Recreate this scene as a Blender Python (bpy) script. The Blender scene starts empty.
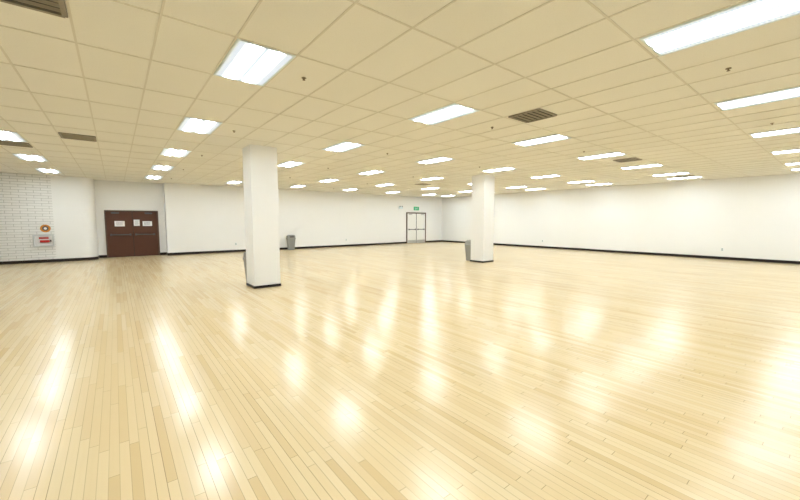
import bpy, bmesh, math, random
from mathutils import Vector
random.seed(3)
S = bpy.context.scene
COL = S.collection
try:
    S.view_settings.view_transform = 'Standard'
    S.view_settings.look = 'None'
except Exception as e:
    print(e)

H = 3.40
XL, XR, YF, YB = -5.0, 20.15, -4.0, 20.0
YBR = 19.6      # brick plane
YD = 20.5       # door recess plane
GX0, GX = 1.013, 0.614
GY0, GY, GYN = 3.82, 1.117, 1.19

# ------------------------------------------------------------ node helpers
class NT:
    def __init__(s, name):
        s.m = bpy.data.materials.new(name); s.m.use_nodes = True
        s.t = s.m.node_tree; s.n = s.t.nodes; s.l = s.t.links
        s.b = s.n['Principled BSDF']
    def node(s, typ, **kw):
        n = s.n.new(typ)
        for k, v in kw.items(): setattr(n, k, v)
        return n
    def put(s, sock, v):
        if isinstance(v, bpy.types.NodeSocket): s.l.new(v, sock)
        elif v is not None: sock.default_value = v
    def math(s, op, a, b=None, c=None, clamp=False):
        n = s.node('ShaderNodeMath', operation=op); n.use_clamp = clamp
        s.put(n.inputs[0], a)
        if b is not None: s.put(n.inputs[1], b)
        if c is not None: s.put(n.inputs[2], c)
        return n.outputs[0]
    def mix(s, f, a, b, blend='MIX'):
        n = s.node('ShaderNodeMix', data_type='RGBA', blend_type=blend)
        s.put(n.inputs['Factor'], f)
        s.put(n.inputs[6], a); s.put(n.inputs[7], b)
        return n.outputs[2]

def simple(name, col, rough=0.5, metal=0.0, noise=0.04, scale=12.0, spec=0.5, bump=0.0, em=None, ems=0):
    k = NT(name)
    tc = k.node('ShaderNodeTexCoord')
    nz = k.node('ShaderNodeTexNoise'); nz.inputs['Scale'].default_value = scale
    nz.inputs['Detail'].default_value = 3
    k.l.new(tc.outputs['Object'], nz.inputs['Vector'])
    a = (*[max(0, c*(1-noise)) for c in col], 1); b = (*[min(1, c*(1+noise)) for c in col], 1)
    k.l.new(k.mix(nz.outputs['Fac'], a, b), k.b.inputs['Base Color'])
    k.b.inputs['Roughness'].default_value = rough
    k.b.inputs['Metallic'].default_value = metal
    k.b.inputs['Specular IOR Level'].default_value = spec
    if bump:
        bp = k.node('ShaderNodeBump'); bp.inputs['Strength'].default_value = bump
        bp.inputs['Distance'].default_value = 0.002
        k.l.new(nz.outputs['Fac'], bp.inputs['Height']); k.l.new(bp.outputs[0], k.b.inputs['Normal'])
    if em:
        k.b.inputs['Emission Color'].default_value = (*em, 1)
        k.b.inputs['Emission Strength'].default_value = ems
    return k.m

def floor_mat():
    k = NT('maple_strip_floor')
    tc = k.node('ShaderNodeTexCoord')
    sp = k.node('ShaderNodeSeparateXYZ'); k.l.new(tc.outputs['Object'], sp.inputs[0])
    X, Y = sp.outputs[0], sp.outputs[1]
    W, L = 0.057, 1.15
    xs = k.math('DIVIDE', X, W)
    row = k.math('FLOOR', xs); fx = k.math('FRACT', xs)
    wr = k.node('ShaderNodeTexWhiteNoise', noise_dimensions='1D'); k.l.new(row, wr.inputs['W'])
    ys = k.math('ADD', k.math('DIVIDE', Y, L), k.math('MULTIPLY', wr.outputs['Value'], 7.3))
    col = k.math('FLOOR', ys); fy = k.math('FRACT', ys)
    cv = k.node('ShaderNodeCombineXYZ'); k.l.new(row, cv.inputs[0]); k.l.new(col, cv.inputs[1])
    wn = k.node('ShaderNodeTexWhiteNoise', noise_dimensions='2D'); k.l.new(cv.outputs[0], wn.inputs['Vector'])
    ramp = k.node('ShaderNodeValToRGB')
    e = ramp.color_ramp.elements
    e[0].position = 0; e[0].color = (0.675, 0.51, 0.28, 1)
    e[1].position = 1; e[1].color = (0.785, 0.65, 0.41, 1)
    x = e.new(0.2); x.color = (0.735, 0.58, 0.34, 1)
    x = e.new(0.7); x.color = (0.765, 0.62, 0.375, 1)
    k.l.new(wn.outputs['Value'], ramp.inputs[0])
    mp = k.node('ShaderNodeMapping'); mp.inputs['Scale'].default_value = (38, 2.2, 1)
    k.l.new(tc.outputs['Object'], mp.inputs[0])
    ng = k.node('ShaderNodeTexNoise'); ng.inputs['Scale'].default_value = 1.5; ng.inputs['Detail'].default_value = 4
    k.l.new(mp.outputs[0], ng.inputs['Vector'])
    c1 = k.mix(k.math('MULTIPLY', ng.outputs['Fac'], 0.2), ramp.outputs[0], (0.62, 0.45, 0.23, 1))
    dx = k.math('MINIMUM', fx, k.math('SUBTRACT', 1.0, fx))
    gw = k.math('LESS_THAN', dx, 0.034)
    dark = k.math('MULTIPLY_ADD', k.math('POWER', wr.outputs['Value'], 3.0), 0.7, 0.25)
    g1 = k.math('MULTIPLY', gw, dark)
    dy = k.math('MINIMUM', fy, k.math('SUBTRACT', 1.0, fy))
    g2 = k.math('MULTIPLY', k.math('LESS_THAN', dy, 0.0017), 0.6)
    g = k.math('MAXIMUM', g1, g2)
    c2 = k.mix(g, c1, (0.18, 0.10, 0.04, 1))
    k.l.new(c2, k.b.inputs['Base Color'])
    mp2 = k.node('ShaderNodeMapping'); mp2.inputs['Scale'].default_value = (3.0, 0.5, 1)
    k.l.new(tc.outputs['Object'], mp2.inputs[0])
    n2 = k.node('ShaderNodeTexNoise'); n2.inputs['Scale'].default_value = 1.0; n2.inputs['Detail'].default_value = 3
    k.l.new(mp2.outputs[0], n2.inputs['Vector'])
    r = k.math('MULTIPLY_ADD', n2.outputs['Fac'], 0.10, 0.155)
    k.l.new(r, k.b.inputs['Roughness'])
    k.b.inputs['Specular IOR Level'].default_value = 0.45
    bp = k.node('ShaderNodeBump'); bp.invert = True
    bp.inputs['Strength'].default_value = 0.2; bp.inputs['Distance'].default_value = 0.001
    k.l.new(g, bp.inputs['Height']); k.l.new(bp.outputs[0], k.b.inputs['Normal'])
    return k.m

def ceiling_mat():
    k = NT('acoustic_ceiling_tile')
    tc = k.node('ShaderNodeTexCoord')
    sp = k.node('ShaderNodeSeparateXYZ'); k.l.new(tc.outputs['Object'], sp.inputs[0])
    cx = k.math('FLOOR', k.math('DIVIDE', k.math('SUBTRACT', sp.outputs[0], GX0), GX))
    yy = k.math('SUBTRACT', sp.outputs[1], GY0)
    yy = k.math('ADD', k.math('DIVIDE', k.math('MAXIMUM', yy, 0.0), GY), k.math('DIVIDE', k.math('MINIMUM', yy, 0.0), GYN))
    cy = k.math('FLOOR', yy)
    cv = k.node('ShaderNodeCombineXYZ'); k.l.new(cx, cv.inputs[0]); k.l.new(cy, cv.inputs[1])
    wn = k.node('ShaderNodeTexWhiteNoise', noise_dimensions='2D'); k.l.new(cv.outputs[0], wn.inputs['Vector'])
    base = k.mix(wn.outputs['Value'], (0.84, 0.825, 0.765, 1), (0.86, 0.845, 0.79, 1))
    nz = k.node('ShaderNodeTexNoise'); nz.inputs['Scale'].default_value = 90; nz.inputs['Detail'].default_value = 3
    k.l.new(tc.outputs['Object'], nz.inputs['Vector'])
    sp2 = k.math('GREATER_THAN', nz.outputs['Fac'], 0.62)
    c = k.mix(k.math('MULTIPLY', sp2, 0.12), base, (0.5, 0.47, 0.38, 1))
    k.l.new(c, k.b.inputs['Base Color'])
    k.b.inputs['Roughness'].default_value = 0.85
    k.b.inputs['Specular IOR Level'].default_value = 0.2
    return k.m

def brick_mat():
    k = NT('white_painted_brick')
    tc = k.node('ShaderNodeTexCoord')
    sp = k.node('ShaderNodeSeparateXYZ'); k.l.new(tc.outputs['Object'], sp.inputs[0])
    cv = k.node('ShaderNodeCombineXYZ'); k.l.new(sp.outputs[0], cv.inputs[0]); k.l.new(sp.outputs[2], cv.inputs[1])
    br = k.node('ShaderNodeTexBrick')
    br.inputs['Scale'].default_value = 1.0
    br.inputs['Brick Width'].default_value = 0.40
    br.inputs['Row Height'].default_value = 0.10
    br.inputs['Mortar Size'].default_value = 0.008
    br.inputs['Mortar Smooth'].default_value = 0.3
    br.inputs['Color1'].default_value = (0.89, 0.89, 0.88, 1)
    br.inputs['Color2'].default_value = (0.84, 0.84, 0.83, 1)
    br.inputs['Mortar'].default_value = (0.54, 0.54, 0.53, 1)
    k.l.new(cv.outputs[0], br.inputs['Vector'])
    k.l.new(br.outputs['Color'], k.b.inputs['Base Color'])
    bp = k.node('ShaderNodeBump'); bp.invert = True; bp.inputs['Strength'].default_value = 0.5; bp.inputs['Distance'].default_value = 0.005
    k.l.new(br.outputs['Fac'], bp.inputs['Height']); k.l.new(bp.outputs[0], k.b.inputs['Normal'])
    k.b.inputs['Roughness'].default_value = 0.55
    return k.m

LENS_A, LENS_B = 0.80, 67.0
def lens_mat():
    k = NT('prismatic_light_lens')
    tc = k.node('ShaderNodeTexCoord')
    sp = k.node('ShaderNodeSeparateXYZ'); k.l.new(tc.outputs['Object'], sp.inputs[0])
    ax = k.math('ABSOLUTE', sp.outputs[0])
    d = k.math('ABSOLUTE', k.math('SUBTRACT', ax, 0.11))
    tube = k.math('SUBTRACT', 1.0, k.math('DIVIDE', d, 0.105), clamp=True)
    tube = k.math('POWER', tube, 2.0)
    pr = k.math('SINE', k.math('MULTIPLY', sp.outputs[1], 180))
    st = k.math('MULTIPLY_ADD', tube, LENS_B, LENS_A)
    st = k.math('MULTIPLY', st, k.math('MULTIPLY_ADD', pr, 0.06, 1.0))
    k.l.new(st, k.b.inputs['Emission Strength'])
    k.b.inputs['Emission Color'].default_value = (0.84, 0.93, 1.0, 1)
    k.b.inputs['Base Color'].default_value = (0.1, 0.11, 0.12, 1)
    k.b.inputs['Roughness'].default_value = 0.4
    return k.m

M_wall = simple('white_wall_paint', (0.89, 0.89, 0.88), 0.6, noise=0.01, scale=1.5, bump=0.05, spec=0.3)
M_floor = floor_mat(); M_ceil = ceiling_mat(); M_brick = brick_mat(); M_lens = lens_mat()
M_tbar = simple('ceiling_t_bar_metal', (0.71, 0.68, 0.60), 0.5, noise=0.02)
M_base = simple('dark_rubber_baseboard', (0.018, 0.012, 0.010), 0.5, noise=0.1, spec=0.2)
M_frame = simple('white_fixture_frame', (0.74, 0.84, 0.88), 0.4, noise=0.01)
M_vent = simple('vent_louvre_metal', (0.24, 0.21, 0.16), 0.5, noise=0.05)
M_dark = simple('dark_void', (0.02, 0.018, 0.015), 0.8)
M_door = simple('brown_door_paint', (0.092, 0.036, 0.020), 0.4, noise=0.08, scale=3, spec=0.3)
M_dframe = simple('door_frame_paint', (0.10, 0.055, 0.035), 0.45)
M_steel = simple('brushed_steel', (0.55, 0.55, 0.54), 0.3, metal=0.9)
M_paper = simple('white_paper', (0.88, 0.88, 0.88), 0.8, noise=0.01)
M_ink = simple('printed_ink', (0.12, 0.12, 0.14), 0.8)
M_wdoor = simple('white_door_paint', (0.84, 0.84, 0.81), 0.4, noise=0.01)
M_red = simple('red_enamel', (0.45, 0.02, 0.02), 0.35)
M_cabw = simple('cabinet_enamel', (0.66, 0.68, 0.70), 0.4, noise=0.02)
M_orange = simple('orange_sign', (0.65, 0.25, 0.03), 0.5)
M_grey = simple('grey_bin_plastic', (0.26, 0.26, 0.245), 0.5, noise=0.05)
M_grey2 = simple('dark_grey_plastic', (0.08, 0.08, 0.085), 0.45)
M_green = simple('exit_sign_green', (0.015, 0.24, 0.10), 0.4, em=(0.03, 0.6, 0.25), ems=0.35)
M_glass = simple('dark_window_glass', (0.25, 0.28, 0.3), 0.1)
M_brass = simple('sprinkler_brass', (0.25, 0.2, 0.13), 0.4, metal=0.7)

# ------------------------------------------------------------ mesh helpers
def mk(name, bm, mats, parent=None, loc=(0, 0, 0), smooth=False):
    me = bpy.data.meshes.new(name)
    bmesh.ops.recalc_face_normals(bm, faces=bm.faces)
    if smooth:
        for f in bm.faces: f.smooth = True
    bm.to_mesh(me); bm.free()
    for m in mats: me.materials.append(m)
    o = bpy.data.objects.new(name, me); COL.objects.link(o)
    o.location = loc
    if parent: o.parent = parent
    return o
def box(bm, x0, x1, y0, y1, z0, z1, mi=0, bev=0.0):
    vs = [bm.verts.new(p) for p in [(x0,y0,z0),(x1,y0,z0),(x1,y1,z0),(x0,y1,z0),(x0,y0,z1),(x1,y0,z1),(x1,y1,z1),(x0,y1,z1)]]
    fs = []
    for i in [(0,3,2,1),(4,5,6,7),(0,1,5,4),(1,2,6,5),(2,3,7,6),(3,0,4,7)]:
        f = bm.faces.new([vs[j] for j in i]); f.material_index = mi; fs.append(f)
    if bev:
        es = list({e for f in fs for e in f.edges})
        r = bmesh.ops.bevel(bm, geom=es, offset=bev, segments=2, affect='EDGES', profile=0.5)
        for f in r['faces']: f.material_index = mi
def prism(bm, pts, z0, z1, mi=0):
    a = [bm.verts.new((x, y, z0)) for x, y in pts]; b = [bm.verts.new((x, y, z1)) for x, y in pts]
    n = len(pts)
    bm.faces.new(a).material_index = mi; bm.faces.new(b).material_index = mi
    for i in range(n):
        bm.faces.new([a[i], a[(i+1) % n], b[(i+1) % n], b[i]]).material_index = mi
def cyl(bm, c, r1, r2, h, axis='Z', seg=24, mi=0):
    from mathutils import Matrix
    rot = {'Z': Matrix.Identity(4), 'Y': Matrix.Rotation(math.radians(90), 4, 'X'), 'X': Matrix.Rotation(math.radians(90), 4, 'Y')}[axis]
    r = bmesh.ops.create_cone(bm, cap_ends=True, segments=seg, radius1=r1, radius2=r2, depth=h, matrix=Matrix.Translation(c) @ rot)
    for f in {f for v in r['verts'] for f in v.link_faces}: f.material_index = mi
def empty(name, loc=(0, 0, 0)):
    o = bpy.data.objects.new(name, None); COL.objects.link(o); o.location = loc; return o

# ------------------------------------------------------------ shell
bm = bmesh.new(); box(bm, XL-.3, XR+.3, YF-.3, 21.0, -0.15, 0); mk('floor', bm, [M_floor])
bm = bmesh.new(); box(bm, XL-.3, XR+.3, YF-.3, 21.0, H, H+0.15); mk('ceiling', bm, [M_ceil])

curve = []
for i in range(9):
    a = math.radians(90*i/8)
    curve.append((-1.05+0.41*math.sin(a), YBR+0.41-0.41*math.cos(a)))
BX = -1.90
bm = bmesh.new(); prism(bm, [(XL-.3, YBR), (BX, YBR), (BX, 20.9), (XL-.3, 20.9)], 0, H); mk('wall_back_brick', bm, [M_brick])
prof = [(BX, YBR)] + curve + [(-0.64, YD), (1.88, YD), (1.88, YB), (15.27, YB), (15.27, YB+0.08), (XR, YB+0.08)]
bm = bmesh.new(); prism(bm, prof + [(XR, 20.9), (BX, 20.9)], 0, H); mk('wall_back', bm, [M_wall])
RS = 0.10
bm = bmesh.new(); prism(bm, [(XR-RS, YF), (XR-RS, 8.68), (XR, 8.68), (XR, 20.9), (XR+.3, 20.9), (XR+.3, YF)], 0, H); mk('wall_right', bm, [M_wall])
bm = bmesh.new(); box(bm, XL-.3, XL, YF, YBR, 0, H); mk('wall_left', bm, [M_wall])
bm = bmesh.new(); box(bm, XL-.3, XR+.3, YF-.3, YF, 0, H); mk('wall_front', bm, [M_wall])

BH, BT = 0.115, 0.014
def base(name, pts):
    bm = bmesh.new()
    off = []
    n = len(pts)
    for i, p in enumerate(pts):
        ns = []
        if i > 0:
            d = (Vector(p)-Vector(pts[i-1])).normalized(); ns.append(Vector((d.y, -d.x)))
        if i < n-1:
            d = (Vector(pts[i+1])-Vector(p)).normalized(); ns.append(Vector((d.y, -d.x)))
        if len(ns) == 2:
            b = (ns[0]+ns[1]); b = b/(1+ns[0].dot(ns[1]))
        else: b = ns[0]
        off.append((p[0]+b.x*BT, p[1]+b.y*BT))
    prism(bm, list(pts)+off[::-1], 0.0, BH)
    return mk(name, bm, [M_base])
D1a, D1b = -0.36, 1.61
D2a, D2b = 16.55, 18.45
base('baseboard_back_brick', [(XL, YBR), (BX, YBR)] + curve + [(-0.64, YD), (D1a, YD)])
base('baseboard_back', [(D1b, YD), (1.88, YD), (1.88, YB), (15.27, YB), (15.27, YB+.08), (D2a, YB+.08)])
base('baseboard_back_corner', [(D2b, YB+.08), (XR, YB+.08)])
base('baseboard_right', [(XR, YB+.08), (XR, 8.68), (XR-RS, 8.68), (XR-RS, YF)])
base('baseboard_left', [(XL, YF), (XL, YBR)])
base('baseboard_front', [(XR, YF), (XL, YF)])

# ceiling T-bar grid
bm = bmesh.new()
for k in range(-12, 60):
    x = GX0+GX*k
    if XL < x < XR: box(bm, x-.010, x+.010, YF, 20.5, H-.006, H)
for k in range(-12, 30):
    y = GY0+(GY if k > 0 else GYN)*k
    if YF < y < 20.5: box(bm, XL, XR, y-.010, y+.010, H-.0055, H)
mk('ceiling_grid', bm, [M_tbar])

# ------------------------------------------------------------ troffers
def troffer_mesh():
    bm = bmesh.new()
    hx, hy, f = 0.296, 0.548, 0.022
    zb = -0.014
    box(bm, -hx, hx, -hy, -hy+f, zb, 0, 0); box(bm, -hx, hx, hy-f, hy, zb, 0, 0)
    box(bm, -hx, -hx+f, -hy+f, hy-f, zb, 0, 0); box(bm, hx-f, hx, -hy+f, hy-f, zb, 0, 0)
    box(bm, -hx+f, hx-f, -hy+f, hy-f, -0.009, -0.003, 1)
    me = bpy.data.meshes.new('ceiling_light_panel')
    bmesh.ops.recalc_face_normals(bm, faces=bm.faces); bm.to_mesh(me); bm.free()
    me.materials.append(M_frame); me.materials.append(M_lens)
    return me
tm = troffer_mesh()
for i in range(-2, 7):
    for j in range(-2, 5):
        x = 1.32+3.07*i; y = 4.378+3.351*j if j >= 0 else 4.415+3.57*j
        if i == 6: x -= 2*GX
        if not (XL+.4 < x < XR-.4 and YF+.6 < y < YB-.6): continue
        o = bpy.data.objects.new('ceiling_light_panel', tm); COL.objects.link(o); o.location = (x, y, H)

def vent_mesh():
    bm = bmesh.new(); a = .27
    box(bm, -a, a, -a, a, -.004, 0, 1)
    for s in (-1, 1):
        box(bm, -a, a, s*a-.02, s*a+.02, -.02, 0, 0); box(bm, s*a-.02, s*a+.02, -a, a, -.02, 0, 0)
    for i in range(5):
        y = -a+.09+i*.09
        vs = [bm.verts.new(p) for p in [(-a, y-.012, -.004), (a, y-.012, -.004), (a, y+.016, -.022), (-a, y+.016, -.022)]]
        bm.faces.new(vs)
    me = bpy.data.meshes.new('ceiling_air_vent'); bm.to_mesh(me); bm.free()
    me.materials.append(M_vent); me.materials.append(M_dark); return me
vm = vent_mesh()
for x, y in [(5.62, 3.46), (-0.52, 10.3), (11.76, 4.15), (-0.52, 4.08), (-1.75, 12.1), (17.9, 4.2), (11.76, 13.0)]:
    o = bpy.data.objects.new('ceiling_air_vent', vm); COL.objects.link(o); o.location = (x, y, H)

bm = bmesh.new()
cyl(bm, (0, 0, -.003), .03, .026, .006, mi=0); cyl(bm, (0, 0, -.018), .009, .007, .026); cyl(bm, (0, 0, -.03), .018, .018, .003)
box(bm, -.014, -.010, -.003, .003, -.03, -.006); box(bm, .010, .014, -.003, .003, -.03, -.006)
sm = bpy.data.meshes.new('fire_sprinkler'); bm.to_mesh(sm); bm.free(); sm.materials.append(M_brass)
for i in range(-1, 5):
    for j in range(-1, 5):
        x = 1.93+3.77*i; y = 4.35+3.351*j
        if XL+.5 < x < XR-.5 and y < YB-.5:
            o = bpy.data.objects.new('fire_sprinkler', sm); COL.objects.link(o); o.location = (x, y, H)

def pillar(x0, y0, w=.63):
    bm = bmesh.new()
    box(bm, x0, x0+w, y0, y0+w, 0, H, 0, bev=.006)
    t = .014
    box(bm, x0-t, x0+w+t, y0-t, y0+w+t, 0, .06, 1, bev=.003)
    mk('square_pillar', bm, [M_wall, M_base])
pillar(2.54, 8.80); pillar(11.13, 8.80)

def bin_(x, y):
    bm = bmesh.new()
    def ring(w, d, z): return [bm.verts.new(p) for p in [(-w, -d, z), (w, -d, z), (w, d, z), (-w, d, z)]]
    levels = [(.15, .12, 0), (.20, .155, .62), (.215, .17, .62), (.215, .17, .66), (.20, .155, .68), (.19, .145, .80), (.12, .09, .84)]
    prev = None
    for i, l in enumerate(levels):
        r = ring(*l)
        if prev:
            for a in range(4):
                f = bm.faces.new([prev[a], prev[(a+1) % 4], r[(a+1) % 4], r[a]]); f.material_index = 0 if i < 3 else 1
        else: bm.faces.new(r)
        prev = r
    bm.faces.new(prev).material_index = 1
    box(bm, -.12, .12, -.165, -.15, .70, .78, 2)
    mk('waste_bin', bm, [M_grey, M_grey, M_grey2], loc=(x, y, 0))
bin_(7.7, 19.55); bin_(2.77, 9.64); bin_(11.40, 9.64)

def double_door(name, x0, x1, yp, h, mleaf, mframe, papers=()):
    e = empty(name, ((x0+x1)/2, yp, 0))
    hw = (x1-x0)/2
    brown = name == 'door_1'
    f = .05 if brown else .075
    bm = bmesh.new()
    box(bm, -hw, -hw+f, -.05, .0, 0, h); box(bm, hw-f, hw, -.05, .0, 0, h); box(bm, -hw, hw, -.05, .0, h-f, h)
    mk('frame', bm, [mframe], e)
    bm = bmesh.new(); box(bm, -hw+f, hw-f, -.02, .0, 0, h-f); mk('door_gap', bm, [M_dark], e)
    gap = .008 if brown else .028
    for s, nm in ((-1, 'leaf_left'), (1, 'leaf_right')):
        a, b = (-hw+f+.006, -gap) if s < 0 else (gap, hw-f-.006)
        bm = bmesh.new()
        box(bm, a, b, -.035, -.002, .01, h-f-.006, 0, bev=.003)
        box(bm, a+.03, b-.03, -.038, -.034, .03, .22, 1)
        for hz in (.25, 1.05, 1.85):
            hx = a if s < 0 else b
            cyl(bm, (hx, -.045, hz), .01, .01, .1, seg=10, mi=1)
        mk(nm, bm, [mleaf, mleaf if brown else M_steel], e)
        bm = bmesh.new()
        if s < 0: p, q = a+.1, b-.06
        else: p, q = a+.06, b-.1
        box(bm, p, q, -.1, -.075, .98, 1.03, 0, bev=.006)
        box(bm, p, p+.07, -.1, -.035, .96, 1.05, 0, bev=.004); box(bm, q-.07, q, -.1, -.035, .96, 1.05, 0, bev=.004)
        mk('push_bar_'+('left' if s < 0 else 'right'), bm, [M_grey2], e)
        bm = bmesh.new()
        box(bm, s*hw*.62-.14, s*hw*.62+.14, -.085, -.035, h-f-.1, h-f-.04, 0, bev=.004)
        box(bm, s*hw*.62-.16, s*hw*.62+.02, -.10, -.088, h-f-.045, h-f-.03)
        mk('door_closer_'+('left' if s < 0 else 'right'), bm, [M_grey2 if brown else M_steel], e)
    for i, (px, pz, w, hh) in enumerate(papers):
        bm = bmesh.new(); box(bm, px-w/2, px+w/2, -.0405, -.0372, pz-hh/2, pz+hh/2, 0)
        for r in range(4):
            z = pz+hh*.3-r*hh*.18
            box(bm, px-w*.36, px+w*(.36-.1*(r % 2)), -.0412, -.0405, z-.006, z+.006, 1)
        mk('paper_notice_%d' % (i+1), bm, [M_paper, M_ink], e)
    return e
double_door('door_1', D1a, D1b, YD, 2.10, M_door, M_dframe, papers=[(-.47, 1.50, .36, .24), (.05+.10, 1.54, .22, .28), (.55, 1.50, .36, .22)])
double_door('door_2', D2a, D2b, YB+.08, 2.25, M_wdoor, M_dframe)

bm = bmesh.new()
box(bm, -.24, .24, -.05, 0, -.13, .13, 0, bev=.005)
def bar(x0, x1, z0, z1): box(bm, x0, x1, -.053, -.05, z0, z1, 1)
bar(-.15, -.135, -.06, .06); [bar(-.135, -.09, z, z+.015) for z in (-.06, -.0075, .045)]
bar(.03, .045, -.06, .06)
bar(.075, .15, .045, .06); bar(.105, .12, -.06, .045)
for s in (-1, 1):
    vs = [bm.verts.new(p) for p in [(-.03-s*.035-.008, -.053, -.06), (-.03-s*.035+.008, -.053, -.06), (-.03+s*.035+.008, -.053, .06), (-.03+s*.035-.008, -.053, .06)]]
    bm.faces.new(vs).material_index = 1
mk('exit_sign', bm, [M_green, M_paper], loc=(17.5, YB+.08, 2.54))
bm = bmesh.new()
box(bm, -.16, .16, -.09, 0, -.06, .06, 0, bev=.01)
for s in (-1, 1): cyl(bm, (s*.1, -.06, .1), .055, .04, .08, 'Y', 20, 0); cyl(bm, (s*.1, -.103, .1), .045, .045, .006, 'Y', 20, 1)
mk('emergency_light', bm, [M_frame, M_glass], loc=(16.0, YB+.07, 2.55))

e = empty('fire_extinguisher_cabinet', (-2.22, YBR, .86))
bm = bmesh.new()
for a in ((-.3, .3, .19, .23), (-.3, .3, -.23, -.19), (-.3, -.25, -.19, .19), (.25, .3, -.19, .19)):
    box(bm, a[0], a[1], -.09, 0, a[2], a[3], 0, bev=.004)
box(bm, -.25, .25, -.012, 0, -.19, .19, 1)
mk('cabinet_frame', bm, [M_cabw, M_paper], e)
bm = bmesh.new()
cyl(bm, (.02, -.05, -.03), .05, .05, .24, 'X', 20, 0); cyl(bm, (.155, -.05, -.03), .05, .018, .04, 'X', 20, 0)
box(bm, .17, .22, -.06, -.04, -.05, .02, 1); box(bm, -.13, .14, -.02, -.013, .06, .13, 0)
mk('extinguisher', bm, [M_red, M_grey2], e, smooth=False)
bm = bmesh.new()
cyl(bm, (0, -.008, 0), .15, .15, .014, 'Y', 32, 0); cyl(bm, (0, -.017, 0), .09, .09, .004, 'Y', 32, 1); cyl(bm, (0, -.02, 0), .05, .05, .004, 'Y', 6, 2)
mk('round_safety_sign', bm, [M_orange, M_grey2, M_paper], loc=(-2.15, YBR, 1.33))

def plate(x, y, z, axis):
    bm = bmesh.new()
    if axis == 'X':
        box(bm, -.008, 0, -.038, .038, -.06, .06, 0, bev=.003)
        for s in (-1, 1): box(bm, -.0105, -.008, -.018, .018, s*.026-.017, s*.026+.017, 1)
    else:
        box(bm, -.038, .038, -.008, 0, -.06, .06, 0, bev=.003)
        for s in (-1, 1): box(bm, -.018, .018, -.0105, -.008, s*.026-.017, s*.026+.017, 1)
    mk('wall_outlet', bm, [M_frame, M_vent], loc=(x, y, z))
plate(XR-RS, 3.3, .42, 'X'); plate(XR, 11.5, .42, 'X'); plate(4.9, YB, .42, 'Y'); plate(11.5, YB, .42, 'Y')

w = bpy.data.worlds.new('world'); S.world = w; w.use_nodes = True
w.node_tree.nodes['Background'].inputs[0].default_value = (.9, .95, 1, 1)
w.node_tree.nodes['Background'].inputs[1].default_value = 0.3
cam = bpy.data.cameras.new('camera'); co = bpy.data.objects.new('camera', cam); COL.objects.link(co)
cam.sensor_width = 36; cam.lens = 36*357/800; cam.clip_end = 200
co.location = (0, 0, 1.62)
co.rotation_euler = (math.radians(90-4.64), 0, math.radians(-38.5))
S.camera = co
